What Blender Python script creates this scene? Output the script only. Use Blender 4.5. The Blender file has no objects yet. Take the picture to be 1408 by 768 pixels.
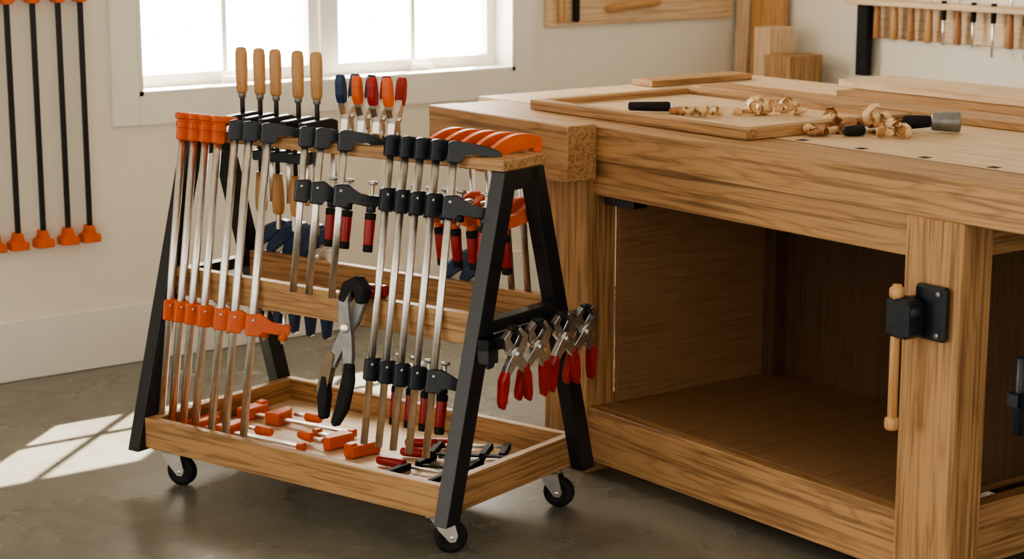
import bpy, bmesh, math, random
from mathutils import Matrix, Vector, Euler
random.seed(7)
R=math.radians
# ---------------------------------------------------------------- materials
def newmat(name):
    m=bpy.data.materials.new(name); m.use_nodes=True
    nt=m.node_tree; b=nt.nodes['Principled BSDF']
    return m,nt,b
def plain(name,col,rough=.5,metal=0.,noise=.12,spec=.5,nscale=40):
    m,nt,b=newmat(name)
    b.inputs['Roughness'].default_value=rough; b.inputs['Metallic'].default_value=metal
    b.inputs['Specular IOR Level'].default_value=spec
    tc=nt.nodes.new('ShaderNodeTexCoord'); n=nt.nodes.new('ShaderNodeTexNoise')
    n.inputs['Scale'].default_value=nscale; n.inputs['Detail'].default_value=4
    nt.links.new(tc.outputs['Object'],n.inputs['Vector'])
    r=nt.nodes.new('ShaderNodeValToRGB')
    r.color_ramp.elements[0].position=.3; r.color_ramp.elements[1].position=.7
    r.color_ramp.elements[0].color=tuple(c*(1-noise) for c in col)+(1,)
    r.color_ramp.elements[1].color=tuple(min(1,c*(1+noise)) for c in col)+(1,)
    nt.links.new(n.outputs['Fac'],r.inputs['Fac']); nt.links.new(r.outputs['Color'],b.inputs['Base Color'])
    return m
def wood(name,axis,c1,c2,rough=.5,dark=.52):
    m,nt,b=newmat(name)
    b.inputs['Roughness'].default_value=rough
    N=nt.nodes.new; L=nt.links.new
    tc=N('ShaderNodeTexCoord')
    def mp(a,o):
        mm=N('ShaderNodeMapping'); s=[o,o,o]; s['xyz'.index(axis)]=a
        mm.inputs['Scale'].default_value=s; L(tc.outputs['Object'],mm.inputs['Vector']); return mm
    m1=mp(.8,10.); m2=mp(3.,110.)
    n1=N('ShaderNodeTexNoise'); n1.inputs['Scale'].default_value=1.3; n1.inputs['Detail'].default_value=2; n1.inputs['Distortion'].default_value=.15
    L(m1.outputs['Vector'],n1.inputs['Vector'])
    mul=N('ShaderNodeMath'); mul.operation='MULTIPLY'; mul.inputs[1].default_value=22
    L(n1.outputs['Fac'],mul.inputs[0])
    fr=N('ShaderNodeMath'); fr.operation='PINGPONG'; fr.inputs[1].default_value=1; L(mul.outputs[0],fr.inputs[0])
    r=N('ShaderNodeValToRGB'); r.color_ramp.elements[0].color=c2+(1,); r.color_ramp.elements[1].color=c1+(1,)
    r.color_ramp.elements[0].position=.0; r.color_ramp.elements[1].position=.45
    L(fr.outputs[0],r.inputs['Fac'])
    n2=N('ShaderNodeTexNoise'); n2.inputs['Scale'].default_value=1; n2.inputs['Detail'].default_value=3
    L(m2.outputs['Vector'],n2.inputs['Vector'])
    r2=N('ShaderNodeValToRGB'); r2.color_ramp.elements[0].position=.38; r2.color_ramp.elements[1].position=.52
    r2.color_ramp.elements[0].color=(dark,dark*.93,dark*.85,1); r2.color_ramp.elements[1].color=(1,1,1,1)
    L(n2.outputs['Fac'],r2.inputs['Fac'])
    mx=N('ShaderNodeMix'); mx.data_type='RGBA'; mx.blend_type='MULTIPLY'; mx.inputs[0].default_value=.9
    L(r.outputs['Color'],mx.inputs[6]); L(r2.outputs['Color'],mx.inputs[7]); L(mx.outputs[2],b.inputs['Base Color'])
    bp=N('ShaderNodeBump'); bp.inputs['Strength'].default_value=.2; bp.inputs['Distance'].default_value=.002
    L(n2.outputs['Fac'],bp.inputs['Height']); L(bp.outputs['Normal'],b.inputs['Normal'])
    return m
OC1=(.475,.275,.125); OC2=(.37,.203,.088)
OAK={a:wood('oak_'+a,a,OC1,OC2) for a in 'xyz'}
LT={a:wood('light_oak_'+a,a,(.76,.575,.38),(.67,.48,.295),.5,.78) for a in 'xyz'}
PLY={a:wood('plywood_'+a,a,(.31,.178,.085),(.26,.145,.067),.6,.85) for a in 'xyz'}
DKP=wood('shaded_plywood','z',(.12,.066,.032),(.095,.05,.024),.6,.85)  # dark brown plywood, the bench interior's shade put into its colour
TAN={a:wood('beech_'+a,a,(.60,.34,.15),(.50,.27,.11),.4,.85) for a in 'xyz'}
WAL=plain('wall_paint',(.85,.805,.715),.85,0,.02,.2,3)
TRIM=plain('white_trim_paint',(.86,.835,.775),.5,0,.02,.4,5)
STEEL=plain('brushed_steel',(.82,.80,.77),.28,1,.08,.5,60)
STEELD=plain('spring_steel',(.56,.56,.55),.32,1,.2,.5,60)
BLK=plain('black_powder_coat',(.012,.014,.018),.42,0,.3,.5,80)
CAST=plain('black_casting',(.010,.015,.023),.34,0,.3,.5,80)
ORG=plain('orange_plastic',(.70,.13,.028),.4,0,.1)
RED=plain('red_grip',(.34,.016,.013),.35,0,.15)
BLUE=plain('navy_grip',(.012,.035,.10),.35,0,.2)
RUB=plain('black_rubber',(.013,.013,.014),.7,0,.2,.3)
GREY=plain('grey_metal',(.24,.24,.235),.4,.6,.2)
KHAKI=plain('khaki_grip',(.20,.15,.09),.5,0,.15)
HOLE_JOINT=plain('hole_joint_dark',(.02,.018,.015),.9)  # near-black: painted dog-hole depth and the bench top's joint line
SHAV=plain('shaving_wood',(.80,.56,.32),.6,0,.2,.3,60)
SHAV2=plain('shaving_brown',(.45,.23,.11),.6,0,.2,.3,60)
def concrete():
    m,nt,b=newmat('polished_concrete'); N=nt.nodes.new; L=nt.links.new
    tc=N('ShaderNodeTexCoord')
    n=N('ShaderNodeTexNoise'); n.inputs['Scale'].default_value=1.6; n.inputs['Detail'].default_value=8; n.inputs['Roughness'].default_value=.6
    n.inputs['Distortion'].default_value=.5
    n2=N('ShaderNodeTexNoise'); n2.inputs['Scale'].default_value=14; n2.inputs['Detail'].default_value=8
    for k in (n,n2): L(tc.outputs['Object'],k.inputs['Vector'])
    r=N('ShaderNodeValToRGB'); e=r.color_ramp.elements
    e[0].position=.3; e[0].color=(.15,.143,.118,1); e[1].position=.72; e[1].color=(.225,.215,.18,1)
    L(n.outputs['Fac'],r.inputs['Fac'])
    r2=N('ShaderNodeValToRGB'); r2.color_ramp.elements[0].position=.3; r2.color_ramp.elements[1].position=.7
    r2.color_ramp.elements[0].color=(.86,.86,.86,1); r2.color_ramp.elements[1].color=(1.08,1.08,1.08,1)
    L(n2.outputs['Fac'],r2.inputs['Fac'])
    mx=N('ShaderNodeMix'); mx.data_type='RGBA'; mx.blend_type='MULTIPLY'; mx.inputs[0].default_value=1
    L(r.outputs['Color'],mx.inputs[6]); L(r2.outputs['Color'],mx.inputs[7]); L(mx.outputs[2],b.inputs['Base Color'])
    mr=N('ShaderNodeMapRange'); mr.inputs['To Min'].default_value=.2; mr.inputs['To Max'].default_value=.34
    L(n.outputs['Fac'],mr.inputs['Value']); L(mr.outputs['Result'],b.inputs['Roughness'])
    return m
CONC=concrete()
# ---------------------------------------------------------------- builder
class B:
    def __init__(s): s.bm=bmesh.new(); s.mats=[]
    def mi(s,m):
        if m not in s.mats: s.mats.append(m)
        return s.mats.index(m)
    def add(s,t,mat,M=None,smooth=None):
        if M is not None: bmesh.ops.transform(t,matrix=M,verts=t.verts)
        i=s.mi(mat)
        bmesh.ops.recalc_face_normals(t,faces=t.faces)
        for f in t.faces:
            f.material_index=i
            if smooth: f.smooth=True
        me=bpy.data.meshes.new('t'); t.to_mesh(me); t.free(); s.bm.from_mesh(me); bpy.data.meshes.remove(me)
    def box(s,c,size,mat,rot=None,bev=.0015,M=None):
        t=bmesh.new(); bmesh.ops.create_cube(t,size=1)
        bmesh.ops.scale(t,vec=size,verts=t.verts)
        if bev: bmesh.ops.bevel(t,geom=t.edges[:],offset=min(bev,min(size)*.3),segments=1,affect='EDGES')
        X=Matrix.Translation(c)
        if rot: X=X@Euler(rot).to_matrix().to_4x4()
        if M is not None: X=M@X
        s.add(t,mat,X)
    def bx(s,x0,x1,y0,y1,z0,z1,mat,bev=.0015,M=None):
        s.box(((x0+x1)/2,(y0+y1)/2,(z0+z1)/2),(abs(x1-x0),abs(y1-y0),abs(z1-z0)),mat,None,bev,M)
    def prism(s,pts,y0,y1,mat,bev=.001,M=None,plane='xz'):
        t=bmesh.new()
        def P(p,y):
            return (p[0],y,p[1]) if plane=='xz' else ((y,p[0],p[1]) if plane=='yz' else (p[0],p[1],y))
        a=[t.verts.new(P(p,y0)) for p in pts]; b=[t.verts.new(P(p,y1)) for p in pts]
        t.faces.new(a); t.faces.new(b[::-1]); n=len(pts)
        for i in range(n): t.faces.new((a[i],b[i],b[(i+1)%n],a[(i+1)%n]))
        if bev: bmesh.ops.bevel(t,geom=t.edges[:],offset=bev,segments=1,affect='EDGES')
        s.add(t,mat,M)
    def strip(s,pts,ws,y0,y1,mat,bev=.001,M=None):
        l=[];r=[]
        for i,p in enumerate(pts):
            a=Vector(pts[max(0,i-1)]); b=Vector(pts[min(len(pts)-1,i+1)]); d=(b-a).normalized(); n=Vector((-d.y,d.x))
            w=ws[i]/2; l.append((p[0]+n.x*w,p[1]+n.y*w)); r.append((p[0]-n.x*w,p[1]-n.y*w))
        s.prism(l+r[::-1],y0,y1,mat,bev,M)
    def lathe(s,prof,mat,M=None,seg=16):
        t=bmesh.new(); rings=[]
        for (r,z) in prof:
            if r<1e-6: rings.append([t.verts.new((0,0,z))])
            else: rings.append([t.verts.new((r*math.cos(2*math.pi*k/seg),r*math.sin(2*math.pi*k/seg),z)) for k in range(seg)])
        for a,b in zip(rings,rings[1:]):
            for k in range(seg):
                k2=(k+1)%seg
                if len(a)==1 and len(b)==1: continue
                if len(a)==1: t.faces.new((a[0],b[k],b[k2]))
                elif len(b)==1: t.faces.new((a[k],a[k2],b[0]))
                else: t.faces.new((a[k],a[k2],b[k2],b[k]))
        s.add(t,mat,M,True)
    def cyl(s,p0,p1,r,mat,r2=None,seg=14,round_=0,M=None):
        p0=Vector(p0);p1=Vector(p1);d=p1-p0;L=d.length
        X=Matrix.Translation(p0)@d.to_track_quat('Z','Y').to_matrix().to_4x4()
        if M is not None: X=M@X
        r2=r if r2 is None else r2
        e=min(r,r2)*.12 if not round_ else round_
        prof=[(0,0),(r-e,0),(r,e),(r2,L-e),(r2-e,L),(0,L)]
        if round_:
            prof=[(0,0),(r*.6,0),(r*.9,e*.4),(r,e),((r+r2)/2*1.03,L/2),(r2,L-e),(r2*.9,L-e*.4),(r2*.6,L),(0,L)]
        s.lathe(prof,mat,X,seg)
    def bar(s,w,t_,z0,z1,mat,M=None,rnd=.35):
        t=bmesh.new(); pts=[]; r=t_*rnd+.0005; r=min(r,t_/2-.0002)
        for cx,cy,a0 in ((w/2-r,t_/2-r,0),(-w/2+r,t_/2-r,90),(-w/2+r,-t_/2+r,180),(w/2-r,-t_/2+r,270)):
            for k in range(5):
                a=R(a0+k*22.5); pts.append((cx+r*math.cos(a),cy+r*math.sin(a)))
        a=[t.verts.new((p[0],p[1],z0)) for p in pts]; b=[t.verts.new((p[0],p[1],z1)) for p in pts]
        n=len(pts)
        for i in range(n): t.faces.new((a[i],a[(i+1)%n],b[(i+1)%n],b[i])).smooth=True
        t.faces.new(a[::-1]); t.faces.new(b)
        s.add(t,mat,M)
    def tube(s,pts,r,mat,seg=8,M=None):
        t=bmesh.new(); pts=[Vector(p) for p in pts]; rings=[]
        rr=r if isinstance(r,(list,tuple)) else [r]*len(pts)
        for i,p in enumerate(pts):
            d=(pts[min(i+1,len(pts)-1)]-pts[max(i-1,0)]).normalized()
            q=d.to_track_quat('Z','Y')
            rings.append([t.verts.new(p+q@Vector((rr[i]*math.cos(2*math.pi*k/seg),rr[i]*math.sin(2*math.pi*k/seg),0))) for k in range(seg)])
        for a,b in zip(rings,rings[1:]):
            for k in range(seg): t.faces.new((a[k],a[(k+1)%seg],b[(k+1)%seg],b[k]))
        t.faces.new(rings[0]); t.faces.new(rings[-1][::-1])
        s.add(t,mat,M,True)
    def mesh(s,name):
        me=bpy.data.meshes.new(name); s.bm.to_mesh(me)
        for m in s.mats: me.materials.append(m)
        return me
    def finish(s,name,M=None,origin=None):
        if origin is not None:
            bmesh.ops.translate(s.bm,vec=-Vector(origin),verts=s.bm.verts); M=Matrix.Translation(origin)
        me=s.mesh(name); s.bm.free()
        return place(me,name,M)
def place(me,name,M=None):
    o=bpy.data.objects.new(name,me); bpy.context.scene.collection.objects.link(o)
    if M is not None: o.matrix_world=M
    return o
T=Matrix.Translation
def Rz(a): return Matrix.Rotation(R(a),4,'Z')
def Rx(a): return Matrix.Rotation(R(a),4,'X')
def Ry(a): return Matrix.Rotation(R(a),4,'Y')
# ---------------------------------------------------------------- room
WY=5.76; WXR=5.5; H=2.8
b=B(); b.bx(-3,WXR+.15,-3,WY+.15,-.1,0,CONC,0); b.finish('floor')
b=B(); b.bx(-3,WXR+.15,-3,WY+.15,H,H+.1,WAL,0); b.finish('ceiling')
b=B(); b.bx(WXR,WXR+.15,-3,WY+.15,0,H,WAL,0); b.finish('wall_right')
wx0,wx1,wz0,wz1=2.78,4.32,.89,1.95
b=B()
b.bx(-3,wx0,WY,WY+.15,0,H,WAL,0); b.bx(wx1,WXR,WY,WY+.15,0,H,WAL,0)
b.bx(wx0,wx1,WY,WY+.15,0,wz0,WAL,0); b.bx(wx0,wx1,WY,WY+.15,wz1,H,WAL,0)
b.finish('wall_back')
b=B(); b.bx(-3,WXR,WY-.016,WY,0,.20,TRIM,.004); b.finish('baseboard_back')
b=B(); b.bx(WXR-.016,WXR,-3,WY-.016,0,.20,TRIM,.004); b.finish('baseboard_right')
b=B(); c=.095
b.bx(wx0-c,wx0,WY-.022,WY,wz0-c,wz1+c,TRIM,.002); b.bx(wx1,wx1+c,WY-.022,WY,wz0-c,wz1+c,TRIM,.002)
b.bx(wx0,wx1,WY-.022,WY,wz0-c,wz0,TRIM,0); b.bx(wx0,wx1,WY-.022,WY,wz1,wz1+c,TRIM,0)
j=.015
b.bx(wx0,wx0+j,WY-.0215,WY+.15,wz0,wz1,TRIM,0); b.bx(wx1-j,wx1,WY-.0215,WY+.15,wz0,wz1,TRIM,0)
b.bx(wx0,wx1,WY-.0215,WY+.15,wz0-.002,wz0+j,TRIM,0); b.bx(wx0,wx1,WY-.0215,WY+.15,wz1-j,wz1,TRIM,0)
mx=(wx0+wx1)/2
for (a,e) in ((wx0+j-.002,mx-.02),(mx+.02,wx1-j+.002)):
    y0,y1=WY+.085,WY+.125; f=.042; zb=wz0+j-.004
    b.bx(a,a+f,y0,y1,zb,wz1-j,TRIM,0); b.bx(e-f,e,y0,y1,zb,wz1-j,TRIM,0)
    b.bx(a,e,y0+.0005,y1,zb,wz0+j+f,TRIM,0); b.bx(a,e,y0+.0005,y1,wz1-j-f,wz1-j,TRIM,0)
    m_=(a+e)/2; b.bx(m_-.009,m_+.009,y0+.01,y1-.01,zb,wz1-j,TRIM,0)
    b.bx(a,e,y0+.01,y1-.01,1.36,1.378,TRIM,0)
    b.box((m_+.02,y0-.012,wz0+j+.012),(.09,.022,.026),TRIM); b.cyl((m_+.05,y0-.02,wz0+j+.03),(m_-.03,y0-.03,wz0+j+.035),.005,TRIM)
b.bx(mx-.021,mx+.021,WY+.07,WY+.13,zb,wz1-j,TRIM,0)
b.finish('window_1',origin=(mx,WY,1.5))
# ---------------------------------------------------------------- workbench
BX=3.15; zt=.95; b=B()
b.bx(BX,3.34,1.9,4.5,.86,zt,OAK['y'],.003)
b.bx(3.34,4.46,1.9,4.62,.90,zt,LT['y'],.002)
b.bx(3.341,4.44,4.50,4.60,.84,.899,OAK['x'],.002)
b.bx(3.05,3.149,3.83,4.46,.81,.957,OAK['y'],.003)
b.cyl((3.149,4.1,.87),(3.2,4.1,.87),.02,GREY)
b.bx(BX+.02,BX+.05,2.77,4.46,.765,.86,OAK['y'],.002)
LY=((2.61,2.77),(3.87,4.05))
for y0,y1 in LY:
    b.bx(BX,BX+.1,y0,y1,0,.86,OAK['z'],.003)
    b.bx(3.80,3.90,y0,y1,0,.90,OAK['z'],.003)
    b.bx(BX+.1,3.80,(y0+y1)/2-.02,(y0+y1)/2+.02,.045,.19,OAK['x'],.002)
    b.bx(BX+.1,3.80,(y0+y1)/2-.02,(y0+y1)/2+.02,.765,.90,OAK['x'],.002)
b.bx(BX+.1,3.80,3.855,3.869,.186,.86,PLY['x'],.001)
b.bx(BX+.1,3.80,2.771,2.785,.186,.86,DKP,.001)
b.bx(BX+.008,BX+.045,2.77,3.87,.04,.186,OAK['y'],.002)
b.bx(BX+.045,3.86,2.77,3.87,.17,.186,PLY['x'],.001)
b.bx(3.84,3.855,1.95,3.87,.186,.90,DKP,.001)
b.bx(3.80,3.84,2.77,3.87,.04,.17,OAK['y'],.002)
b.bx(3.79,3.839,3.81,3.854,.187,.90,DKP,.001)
for y in (3.51,3.31,3.115,2.92,2.72,2.5): b.bx(3.362,3.388,y-.013,y+.013,zt-.01,zt+.0006,HOLE_JOINT,0)  # dog holes as flat dark plates, shade of the hollow as colour
b.bx(3.338,3.342,1.9,4.5,zt-.01,zt+.0004,HOLE_JOINT,0)
for y in (1.95,): b.bx(BX,BX+.1,y,y+.12,0,.86,OAK['z'],.003); b.bx(3.8,3.9,y,y+.12,0,.9,OAK['z'],.003)
b.box((3.215,3.79,.752),(.05,.12,.025),BLK)
b.finish('workbench',origin=(3.8,3.2,0))
# leg vise
b=B(); y=2.685
b.bx(3.128,3.1495,y-.05,y+.035,.60,.72,CAST,.006)
b.cyl((3.08,y+.03,.66),(3.13,y+.03,.66),.034,CAST,seg=20)
b.bx(3.068,3.13,y+.0,y+.066,.605,.69,CAST,.008)
for dz in (.615,.705):
    b.cyl((3.122,y-.035,dz),(3.129,y-.035,dz),.006,GREY)
b.cyl((3.085,y+.045,.42),(3.085,y+.045,.72),.0105,TAN['z'])
b.cyl((3.085,y+.045,.690),(3.085,y+.045,.715),.016,TAN['z'],round_=.005)
b.cyl((3.085,y+.045,.395),(3.085,y+.045,.425),.016,TAN['z'],round_=.006)
b.finish('leg_vise',origin=(3.12,y,.66))
b=B(); yc=2.482; b.box((3.2,yc,.50),(.05,.03,.03),CAST); b.cyl((3.2,yc,.59),(3.2,yc,.42),.012,CAST)
b.cyl((3.2,yc,.50),(3.2,2.071,.50),.018,CAST); b.finish('iron_crank_handle',origin=(3.2,yc,.5))
# panel door on bench
b=B(); x0,x1,y0,y1=3.25,3.85,3.38,4.25; z=zt+.001
b.bx(x0+.03,x1-.03,y0+.03,y1-.03,z,z+.010,LT['y'],.001)
b.bx(x0,x0+.038,y0,y1,z,z+.027,OAK['y'],.002); b.bx(x1-.038,x1,y0,y1,z,z+.027,OAK['y'],.002)
b.bx(x0+.038,x1-.038,y0,y0+.038,z,z+.027,OAK['x'],.002); b.bx(x0+.038,x1-.038,y1-.038,y1,z,z+.027,OAK['x'],.002)
b.finish('cabinet_door_panel',origin=(3.55,3.8,z))
def board(nm,x0,x1,y0,y1,z0,z1,m):
    q=B(); q.bx(x0,x1,y0,y1,z0,z1,m,.002); q.finish(nm,origin=((x0+x1)/2,(y0+y1)/2,z0))
board('wood_plank',3.93,4.06,2.0,4.3,zt+.001,zt+.022,OAK['y'])
board('wood_plank',4.13,4.43,2.0,3.92,zt+.001,zt+.026,OAK['y'])
board('wood_plank',4.20,4.43,2.05,3.98,zt+.027,zt+.05,LT['y'])
board('wood_plank',3.92,4.35,4.50,4.60,zt+.001,zt+.02,OAK['x'])
def chisel(p,ang,hl,bl,z):
    q=B()
    q.cyl((0,0,0),(hl,0,0),.012,RUB,.014,round_=.006); q.cyl((hl-.004,0,0),(hl+.012,0,0),.009,STEEL,.007)
    q.prism([(hl+.01,-.006),(hl+bl*.3,-.009),(hl+bl,-.009),(hl+bl,.009),(hl+bl*.3,.009),(hl+.01,.006)],-.0025,.0015,STEEL,.0005,plane='xy')
    q.finish('wood_chisel',T((p[0],p[1],z))@Rz(ang))
chisel((3.36,3.955),-42,.115,.15,zt+.0275)
chisel((3.50,3.29),-8,.06,.11,zt+.0145)
b=B(); b.cyl((0,0,0),(.075,0,0),.0225,GREY,.026,seg=20,round_=.005); b.cyl((-.07,0,-.004),(.002,0,0),.018,RUB,.015,round_=.008)
b.finish('carving_mallet',T((3.745,3.225,zt+.028))@Rz(-48))
# shavings
b=B()
def curl(p,r,turn,w,mat,ax):
    t=bmesh.new(); n=int(turn*14); pr=None
    M=T(p)@Rz(ax)@Rx(random.uniform(-25,25))
    ph=random.uniform(0,6)
    for i in range(n+1):
        a=ph+2*math.pi*turn*i/n; rr=r*(.5+.5*i/n)*(1+.06*math.sin(5*a)); off=w*.6*i/n
        v=(t.verts.new((rr*math.cos(a),off-w*.6,rr*math.sin(a))),t.verts.new((rr*math.cos(a)*.9,off+w*.4,rr*math.sin(a)*.9)))
        if pr: t.faces.new((pr[0],pr[1],v[1],v[0]))
        pr=v
    b.add(t,mat,M,True)
sh=[(3.45,3.80,.015),(3.467,3.762,.017),(3.50,3.74,.014),(3.6,3.70,.032),(3.62,3.685,.016),(3.666,3.663,.028),(3.69,3.64,.016),
(3.454,3.355,.014),(3.48,3.345,.017),(3.593,3.425,.024),(3.57,3.34,.024),(3.675,3.355,.036),(3.60,3.35,.016),(3.609,3.187,.022),(3.63,3.21,.018),(3.66,3.28,.020),(3.58,3.23,.017),(3.56,3.33,.013),
(3.52,3.35,.012),(3.62,3.30,.014),(3.70,3.30,.014),(3.55,3.72,.012),(3.43,3.83,.012),(3.64,3.24,.014)]
for i,(x,y,r) in enumerate(sh):
    zb=zt+(.012 if y>3.41 else .001)
    for k in range(3):
        curl((x+random.uniform(-.016,.016)*k,y+random.uniform(-.016,.012)*k,zb+r*.85),r*(1-.22*k),random.uniform(1.0,1.9),random.uniform(.016,.028),SHAV if (i<7 or i==11 or random.random()<.45) else SHAV2,random.uniform(0,180))
b.finish('wood_shavings',origin=(3.55,3.5,zt))
# ---------------------------------------------------------------- wall things
b=B(); b.bx(4.47,5.43,WY-.02,WY-.0005,1.045,1.9,LT['x'],.003)
b.finish('tool_board',origin=(4.95,WY,1.2))
b=B(); b.cyl((4.75,WY-.037,1.105),(5.02,WY-.037,1.125),.016,TAN['x'],round_=.008); b.finish('wooden_rolling_handle',origin=(4.88,WY-.035,1.11))
for x in (4.53,4.6):
    b=B(); b.cyl((x,WY-.035,1.06),(x,WY-.035,1.17),.014,TAN['z'] if x<4.58 else RUB,round_=.008); b.cyl((x,WY-.035,1.17),(x,WY-.035,1.35),.005,STEEL); b.finish('hanging_screwdriver',origin=(x,WY-.03,1.2))
b=B(); b.bx(WXR-.02,WXR-.0005,3.6,5.10,1.005,1.13,LT['y'],.003); b.bx(WXR-.10,WXR-.0005,3.6,5.10,1.13,1.15,LT['y'],.003)
b.finish('wall_tool_rack',origin=(WXR-.05,4.4,1.1))
yy=4.97
hm=[SHAV2,TAN['z'],SHAV2,TAN['z'],STEEL,SHAV2,STEEL,STEEL,SHAV2,STEEL,TAN['z'],STEEL,SHAV2]
for i,mt in enumerate(hm):
    b=B(); x=WXR-.055
    if mt is STEEL: b.cyl((x,yy,1.00-.03*(i%2)),(x,yy,1.10),.005,STEEL); b.cyl((x,yy,1.09),(x,yy,1.16),.010,RUB)
    else: b.cyl((x,yy,1.005),(x,yy,1.125),.015,mt,.011,round_=.008); b.cyl((x,yy,1.12),(x,yy,1.22),.006,STEEL)
    b.finish('hanging_chisel',origin=(x,yy,1.1)); yy-=random.uniform(.055,.09)
b=B(); b.bx(WXR-.055,WXR-.022,5.02,5.075,.86,1.129,RUB,.002); b.finish('spirit_level',origin=(WXR,5.05,1.1))
def lean(nm,y0,y1,h,x,m):
    q=B(); q.bx(-.011,.011,y0,y1,0,h,m,.002); q.finish(nm,T((x,0,0))@Ry(1.5))
lean('leaning_board',5.665,5.735,1.5,5.425,LT['z']); lean('leaning_board',5.47,5.655,1.7,5.435,TAN['z'])
b=B(); b.bx(5.24,5.42,5.22,5.36,0,.93,OAK['z'],.003); b.bx(5.28,5.41,5.37,5.46,0,1.03,LT['z'],.003); b.finish('timber_offcuts',origin=(5.3,5.35,0))
for x in (2.26,2.335,2.42,2.505,2.58):
    b=B()
    b.bx(-.009,.009,-.034,-.026,.46,1.22,BLK,.001)
    b.prism([(-.028,.43),(.03,.43),(.03,.455),(.012,.46),(.010,.485),(-.010,.485),(-.012,.46),(-.028,.455)],-.05,-.002,ORG,.002)
    b.prism([(-.028,1.25),(.03,1.25),(.03,1.225),(.012,1.205),(-.012,1.205),(-.028,1.225)],-.05,-.002,ORG,.002)
    b.finish('wall_bar_clamp',T((x,WY-.001,0)))
# ---------------------------------------------------------------- cart
CM=T((2.561,4.086,0))@Rz(-73.5)
b=B()
b.bx(-.5,.5,-.28,-.255,.105,.187,OAK['x'],.002); b.bx(-.5,.5,.255,.28,.105,.187,OAK['x'],.002)
b.bx(-.5,-.475,-.255,.255,.105,.187,OAK['y'],.002); b.bx(.475,.5,-.255,.255,.105,.187,OAK['y'],.002)
b.bx(-.475,.475,-.255,.255,.11,.125,LT['x'],0)
b.bx(-.54,.54,-.085,.085,.907,.935,OAK['x'],.003)
b.bx(-.5,.5,-.155,-.127,.50,.575,OAK['x'],.002); b.bx(-.5,.5,.127,.155,.50,.575,OAK['x'],.002)
for sx in (-1,1):
    x0,x1=sorted((sx*.5005,sx*.54))
    for sy in (-1,1):
        yb,yt=sy*.281,sy*.052; w=.026
        b.prism([(yb-w,.098),(yb+w,.098),(yt+w,.906),(yt-w,.906)],x0,x1,BLK,.0015,plane='yz')
    b.bx(x0,x1,-.06,.06,.86,.906,BLK,.001)
    b.bx(x0+.002,x1-.002,-.15,.15,.53,.56,BLK,.001)
    for sy in (-1,1):
        M=T((sx*.455,sy*.225,0))@Rz({(-1,-1):18,(1,-1):50,(1,1):15,(-1,1):40}[(sx,sy)])
        b.bx(-.04,.04,-.035,.035,.1,.1045,STEEL,.001,M); b.cyl((0,0,.09),(0,0,.1),.024,STEEL,M=M)
        for s2 in (-1,1):
            b.prism([(-.026,.092),(.028,.092),(.040,.045),(.034,.03),(.02,.03),(-.006,.06)],s2*.018-.0015,s2*.018+.0015,STEEL,0,M)
        b.bx(-.026,.028,-.0195,.0195,.088,.092,STEEL,0,M)
        W=M@T((.026,0,.040))@Rx(90)
        b.lathe([(0,-.012),(.022,-.012),(.026,-.014),(.034,-.014),(.040,-.008),(.040,.008),(.034,.014),(.026,.014),(.022,.012),(0,.012)],RUB,W,28)
        b.cyl((0,0,-.0145),(0,0,.0145),.014,GREY,M=W); b.cyl((0,0,-.021),(0,0,.021),.005,STEEL,M=W)
b.bx(.541,.575,-.19,.235,.50,.53,BLK,.002); b.bx(.541,.575,-.19,-.15,.47,.53,BLK,.002)
b.finish('clamp_rack_cart',CM)
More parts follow.
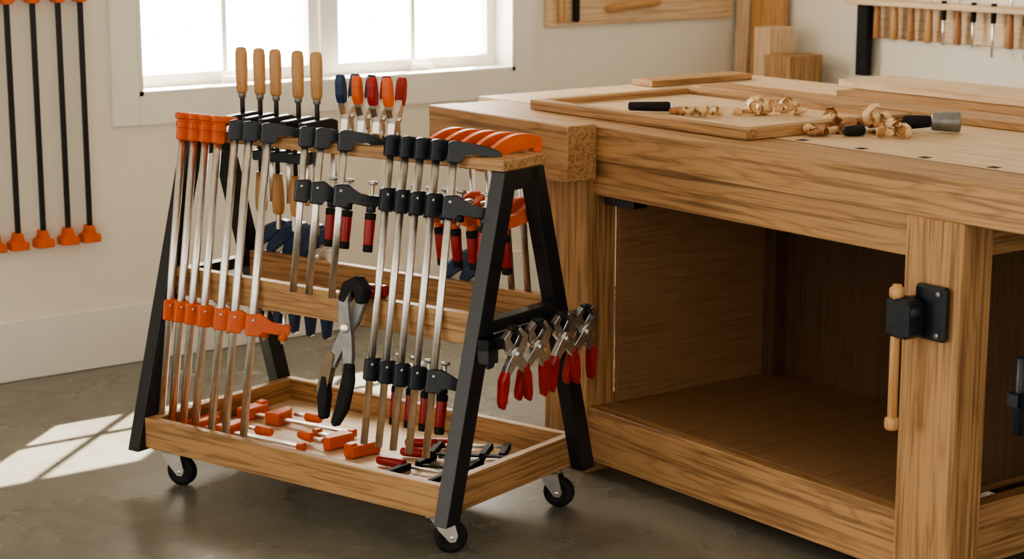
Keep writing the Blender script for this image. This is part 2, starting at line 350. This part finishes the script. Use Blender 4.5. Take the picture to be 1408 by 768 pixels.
# ---- clamps
def grip(q,x,z0,z1,r,m,y=0):
    q.cyl((x,y,z0),(x,y,z1),r*.9,m,r,round_=r*.6,seg=12)
def fclamp(L,slides,hm,gm,bw=.018,bt=.011,jl=.09,tail=None,headk=0,gl=.085,rnd=.35,sm=None):
    q=B(); sm=sm or hm
    q.bar(bw,bt,-L,.006,STEEL,rnd=rnd)
    w2=bw/2+.005
    if headk==0:
        q.prism([(-w2-.002,.012),(-.002,.017),(.02,.016),(jl*.7,.010),(jl,.0),(jl+.004,-.02),(jl-.016,-.02),(jl*.55,-.008),(.024,-.012),(w2+.003,-.036),(-w2-.002,-.036)],-.0105,.0105,hm,.003)
        q.cyl((jl-.006,0,-.022),(jl-.006,0,-.018),.012,hm)
    elif headk==1:
        q.bx(-w2,w2,-.0125,.0125,-.05,.008,hm,.003); q.bx(-w2-.006,jl*.55,-.016,.016,.004,.022,hm,.004)
        q.bx(-w2-.002,w2+.002,-.015,.015,-.02,.0,hm,.003)
    elif headk==2:
        n=10; top=[(-.02+ (jl+.02)*i/n, -.004+.034*math.sin(math.pi*(.10+.80*i/n))) for i in range(n+1)]
        q.prism(top+[(jl,-.02),(jl*.8,-.010),(jl*.3,-.006),(-.02,-.02)],-.0075,.0075,hm,.002)
        q.bx(jl-.02,jl+.002,-.010,.010,-.021,-.006,hm,.002)
        q.bx(-.014,.012,-.0115,.0115,-.05,-.015,hm,.003)
    for zs,gr in slides:
        q.prism([(-w2-.002,-.028),(w2+.002,-.030),(w2+.006,-.012),(jl*.6,-.022),(jl*.95,-.022),(jl*.98,.006),(jl*.5,.006),(w2+.003,.030),(-w2-.002,.026)],-.0115,.0115,sm,.003,T((0,0,zs)))
        q.cyl((0,-.0135,zs+.012),(0,.0135,zs+.012),.004,STEELD,seg=8)
        q.cyl((jl*.8,0,zs-.045),(jl*.8,0,zs+.035),.005,STEEL); q.cyl((jl*.8,0,zs+.033),(jl*.8,0,zs+.041),.012,STEELD)
        q.cyl((jl*.8,0,zs-.036),(jl*.8,0,zs-.014),.012,CAST if sm is not ORG else ORG)
        if gr:
            grip(q,jl*.8,zs-.045-gl,zs-.040,.0135,gr)
            if gr is RED: q.cyl((jl*.8,0,zs-.05-gl),(jl*.8,0,zs-.03-gl),.0125,RUB); q.cyl((jl*.8,0,zs-.055),(jl*.8,0,zs-.038),.0142,RUB)
    if tail: q.bx(-w2-.003,w2+.005,-.014,.014,-L-.005,-L+.03,tail,.003)
    return q
def cm(x,yt,ztp,yb,zb,yaw):
    ln=math.degrees(math.atan2(yt-yb,ztp-zb))
    return CM@T((x,yt,ztp))@Rx(-ln)@Rz(yaw)
def fin(q,name,mats):
    me=q.mesh(name); q.bm.free()
    for m in mats: place(me,name,m)
fin(fclamp(.83,[(-.50,None)],ORG,None,.021,.016,.085,ORG,1,rnd=.48),'orange_bar_clamp',[cm(x,-.106,.957,-.235,.125,62) for x in (-.495,-.452,-.41,-.365)])
fin(fclamp(.85,[(-.50,None)],CAST,None,.021,.016,.10,None,0,rnd=.48,sm=ORG),'long_bar_clamp',[cm(x,-.106,.957,-.235,.12,50) for x in (-.305,-.255,-.19)])
fin(fclamp(.40,[(-.145,RED)],CAST,RED,.018,.012,.10),'short_f_clamp',[cm(x,-.102,.957,-.165,.54,50) for x in (-.065,-.012,.065)])
D=[.215,.262,.308,.357,.41]
fin(fclamp(.74,[(-.14,None),(-.555,RED)],CAST,RED,.018,.012,.09),'f_clamp',[cm(x,-.102,.957,-.225,.2,58) for x in D[:4]])
fin(fclamp(.74,[(-.14,RED),(-.555,RED)],CAST,RED,.018,.012,.11),'f_clamp',[cm(D[4],-.102,.957,-.225,.2,42)])
fin(fclamp(.42,[(-.17,RED)],ORG,RED,.018,.01,.145,None,2),'orange_head_clamp',[cm(x,.10,.957,.14,.6,180+78) for x in (.295,.345,.395,.445,.495)])
# wooden-handled clamps standing on the shelf
q=B()
q.bar(.016,.01,-.30,.01,STEEL,T((0,.06,0)))
q.prism([(-.07,-.02),(-.055,.012),(.05,.016),(.075,.008),(.075,-.03),(.052,-.03),(.045,-.006),(-.05,-.006)],-.011,.011,CAST,.003,Rz(90)@T((-.005,0,0)))
q.cyl((0,0,-.0),(0,0,.07),.0065,BLK); q.cyl((0,0,.055),(0,0,.072),.010,GREY)
q.lathe([(0,.068),(.012,.068),(.0145,.075),(.0155,.10),(.0165,.14),(.0165,.17),(.014,.186),(.008,.190),(0,.190)],TAN['z'])
fin(q,'wood_handled_clamp',[CM@T((x,.032,.956)) for x in (-.415,-.35,-.292,-.213,-.148)])
q=B()
q.bar(.014,.009,-.13,.02,STEEL,T((.03,0,0)))
q.prism([(-.02,-.018),(.045,-.02),(.045,.015),(-.02,.008)],-.012,.012,CAST,.003)
q.cyl((0,0,-.05),(0,0,.04),.006,BLK)
q.lathe([(0,-.16),(.008,-.16),(.014,-.155),(.0165,-.14),(.0165,-.11),(.014,-.07),(.0115,-.05),(0,-.05)],TAN['z'])
fin(q,'wood_handled_f_clamp',[CM@T((x,.05,.865))@Rz(30) for x in (-.372,-.31,-.245)])
# spring clamps
def spring(gm1,gm2,L=.16,open_=.06,body=STEELD,k=1.,hw=1.):
    q=B()
    for sgn,g in ((1,gm1),(-1,gm2)):
        y0,y1=(-.009,.001) if sgn>0 else (-.001,.009)
        j=[(-sgn*.006,.0),(-sgn*.024,.02*k),(-sgn*.016,.042*k),(0,.058*k),(sgn*open_*.45,.085*k),(sgn*open_*.6,.10*k)]
        q.strip(j,[.008,.015,.022,.028,.02,.016],y0-.004,y1+.004,body,.001)
        h=[(sgn*open_*.52,.088*k),(sgn*open_*.72,.108*k),(sgn*open_*.8,L-.02),(sgn*open_*.78,L)]
        q.strip(h,[.016*hw,.021*hw,.020*hw,.012*hw],y0-.007,y1+.007,g,.004)
        q.box((-sgn*.008,0,.003),(.014,.022,.01),RUB,(0,sgn*.3,0))
    q.cyl((0,-.018,.055*k),(0,.018,.055*k),.007,STEEL)
    q.tube([(.014*math.cos(a),-.013+.026*a/18.8,.055*k+.014*math.sin(a)) for a in [n*.45 for n in range(42)]],.002,STEEL,6)
    return q
for x,g1,g2 in ((-.035,BLUE,BLUE),(.02,BLUE,ORG),(.07,RED,RED),(.12,RED,ORG)):
    fin(spring(g1,g2,.16,.045,STEEL),'metal_spring_clamp',[CM@T((x,.02,.936))@Rz(106)@Ry(3)])
for k,(y,a) in enumerate(((-.12,5),(-.02,-3),(.08,5),(.18,-3))):
    M=CM@T((.598,y,.552))@Rz(72)@Rx(180+6)
    fin(spring(RED,RED,.195,.052,STEELD,1.15,.88),'red_spring_clamp',[M@Ry(a)])
# blue pad clamps on rear rail
def bluec():
    q=B()
    q.strip([(-.075,.0),(-.05,.018),(.0,.038),(.05,.046),(.07,.04)],[.016,.034,.04,.03,.014],-.017,.017,BLUE,.006,Ry(-18))
    q.strip([(-.06,-.015),(-.02,-.0),(.05,.015)],[.010,.018,.014],-.010,.010,STEELD,.002,Ry(-12))
    q.bx(-.012,.012,-.006,.006,-.20,.02,STEEL,.001)
    q.strip([(.0,-.14),(.010,-.19),(.006,-.245)],[.022,.03,.018],-.013,.013,BLUE,.005)
    return q
q=bluec(); me=q.mesh('blue_ratchet_clamp'); q.bm.free()
for x in (-.45,-.39,-.33,-.27,.23,.29): place(me,'blue_ratchet_clamp',CM@T((x,.178,.592))@Rz(8))
# big grey spring clamp on front mid rail
q=B()
q.strip([(-.010,0),(-.02,-.03),(-.008,-.075),(.010,-.12),(.022,-.16),(.026,-.20)],[.018,.026,.032,.028,.022,.02],-.018,.0,GREY,.003)
q.strip([(.010,0),(.02,-.03),(.008,-.075),(-.010,-.12),(-.022,-.16),(-.028,-.20)],[.018,.026,.032,.028,.022,.02],.0,.018,GREY,.003)
q.strip([(.024,-.175),(.032,-.22),(.028,-.29),(.014,-.335)],[.024,.030,.030,.02],-.022,.004,RUB,.006)
q.strip([(-.028,-.16),(-.044,-.195),(-.040,-.25),(-.028,-.325)],[.024,.028,.028,.02],-.004,.022,KHAKI,.006)
q.strip([(-.040,-.22),(-.037,-.27),(-.026,-.328)],[.02,.030,.022],-.006,.024,RUB,.006)
q.strip([(-.022,-.035),(-.016,.005),(.008,.022),(.026,.005),(.024,-.03)],[.022,.028,.032,.028,.02],-.021,.021,RUB,.005)
q.cyl((0,-.024,-.095),(0,.024,-.095),.012,STEEL)
fin(q,'large_spring_clamp',[CM@T((.166,-.19,.60))@Rx(-11)@Rz(14)@Ry(4)])
q=B(); q.bx(-.04,.035,-.012,.012,0,.03,RED,.006); q.bx(-.02,.02,-.03,.03,.004,.02,RED,.004); fin(q,'red_clamp_pad',[CM@T((.185,-.135,.576))@Rz(10)])
# clamps lying in the tray
def lying(L):
    q=B(); q.bx(-.02,L,-.009,.009,.012,.018,STEEL,.001)
    q.prism([(-.025,-.028),(.02,-.03),(.026,.05),(.008,.07),(-.02,.066)],.0,.032,ORG,.004,plane='xy')
    q.box((0,.055,.02),(.03,.03,.036),ORG,None,.005)
    q.prism([(.075,-.025),(.125,-.025),(.12,.035),(.10,.065),(.082,.06)],.0,.034,ORG,.004,plane='xy')
    q.cyl((.12,.05,.018),(.165,.05,.018),.005,STEEL); q.cyl((.16,.05,.018),(.215,.05,.018),.014,ORG,.012,round_=.008)
    q.box((L,0,.014),(.02,.024,.022),ORG,None,.003)
    return q
for x,y,a,z in ((-.45,-.13,2,0),(-.43,.04,3,.0),(.05,-.02,172,.0)):
    fin(lying(.36 if x<0 else .20),'orange_hand_clamp',[CM@T((x,y,.126+z))@Rz(a)])
def mini():
    q=B(); q.bx(0,.20,-.006,.006,.006,.011,RUB,.001)
    for xx in (0.0,.13):
        q.prism([(xx-.008,-.01),(xx+.008,-.01),(xx+.008,.06),(xx+.014,.085),(xx-.002,.085),(xx-.008,.06)],.0,.018,RUB,.002,plane='xy')
    q.cyl((.02,.075,.01),(.14,.075,.01),.004,STEELD); q.cyl((-.085,.075,.014),(.0,.075,.014),.0125,RED,.013,round_=.008)
    return q
for x,y,a,z in ((.24,-.04,15,0),(.25,.08,30,.0),(.25,.0,28,.02),(.23,-.15,5,.0)):
    fin(mini(),'small_black_clamp',[CM@T((x,y,.126+z))@Rz(a)])
# ---------------------------------------------------------------- light
w=bpy.data.worlds.new('World'); bpy.context.scene.world=w; w.use_nodes=True
nt=w.node_tree; bg=nt.nodes['Background']
tc=nt.nodes.new('ShaderNodeTexCoord'); sp=nt.nodes.new('ShaderNodeSeparateXYZ'); nt.links.new(tc.outputs['Generated'],sp.inputs[0])
def mrange(src,f0,f1,t0,t1):
    m=nt.nodes.new('ShaderNodeMapRange'); m.inputs['From Min'].default_value=f0; m.inputs['From Max'].default_value=f1
    m.inputs['To Min'].default_value=t0; m.inputs['To Max'].default_value=t1; nt.links.new(sp.outputs[src],m.inputs['Value']); return m.outputs[0]
def add(a,c):
    m=nt.nodes.new('ShaderNodeMath'); nt.links.new(a,m.inputs[0]); nt.links.new(c,m.inputs[1]); return m.outputs[0]
st=add(add(mrange('Y',.1,.6,.27,18.),mrange('X',.2,-.9,0,.8)),mrange('Y',-.1,-.9,0,1.1))
nt.links.new(st,bg.inputs['Strength'])
bg.inputs['Color'].default_value=(1,.925,.81,1)
s=bpy.data.lights.new('sun','SUN'); s.energy=36; s.angle=R(.6); s.color=(1,.90,.75)
so=bpy.data.objects.new('sun',s); bpy.context.scene.collection.objects.link(so)
d=Vector((-.66,-.62,-1))
so.rotation_euler=d.to_track_quat('-Z','Y').to_euler(); so.location=(8,9,6)
bpy.context.scene.view_settings.look='AgX - Medium High Contrast'
# ---------------------------------------------------------------- camera
cam=bpy.data.cameras.new('camera'); co=bpy.data.objects.new('camera',cam); bpy.context.scene.collection.objects.link(co)
co.location=(0,0,1.55); co.rotation_euler=(R(90-11.48),0,R(-36.87)); cam.sensor_width=36; cam.lens=2630/1408*36
cam.dof.use_dof=True; cam.dof.focus_distance=4.7; cam.dof.aperture_fstop=4.5
bpy.context.scene.camera=co
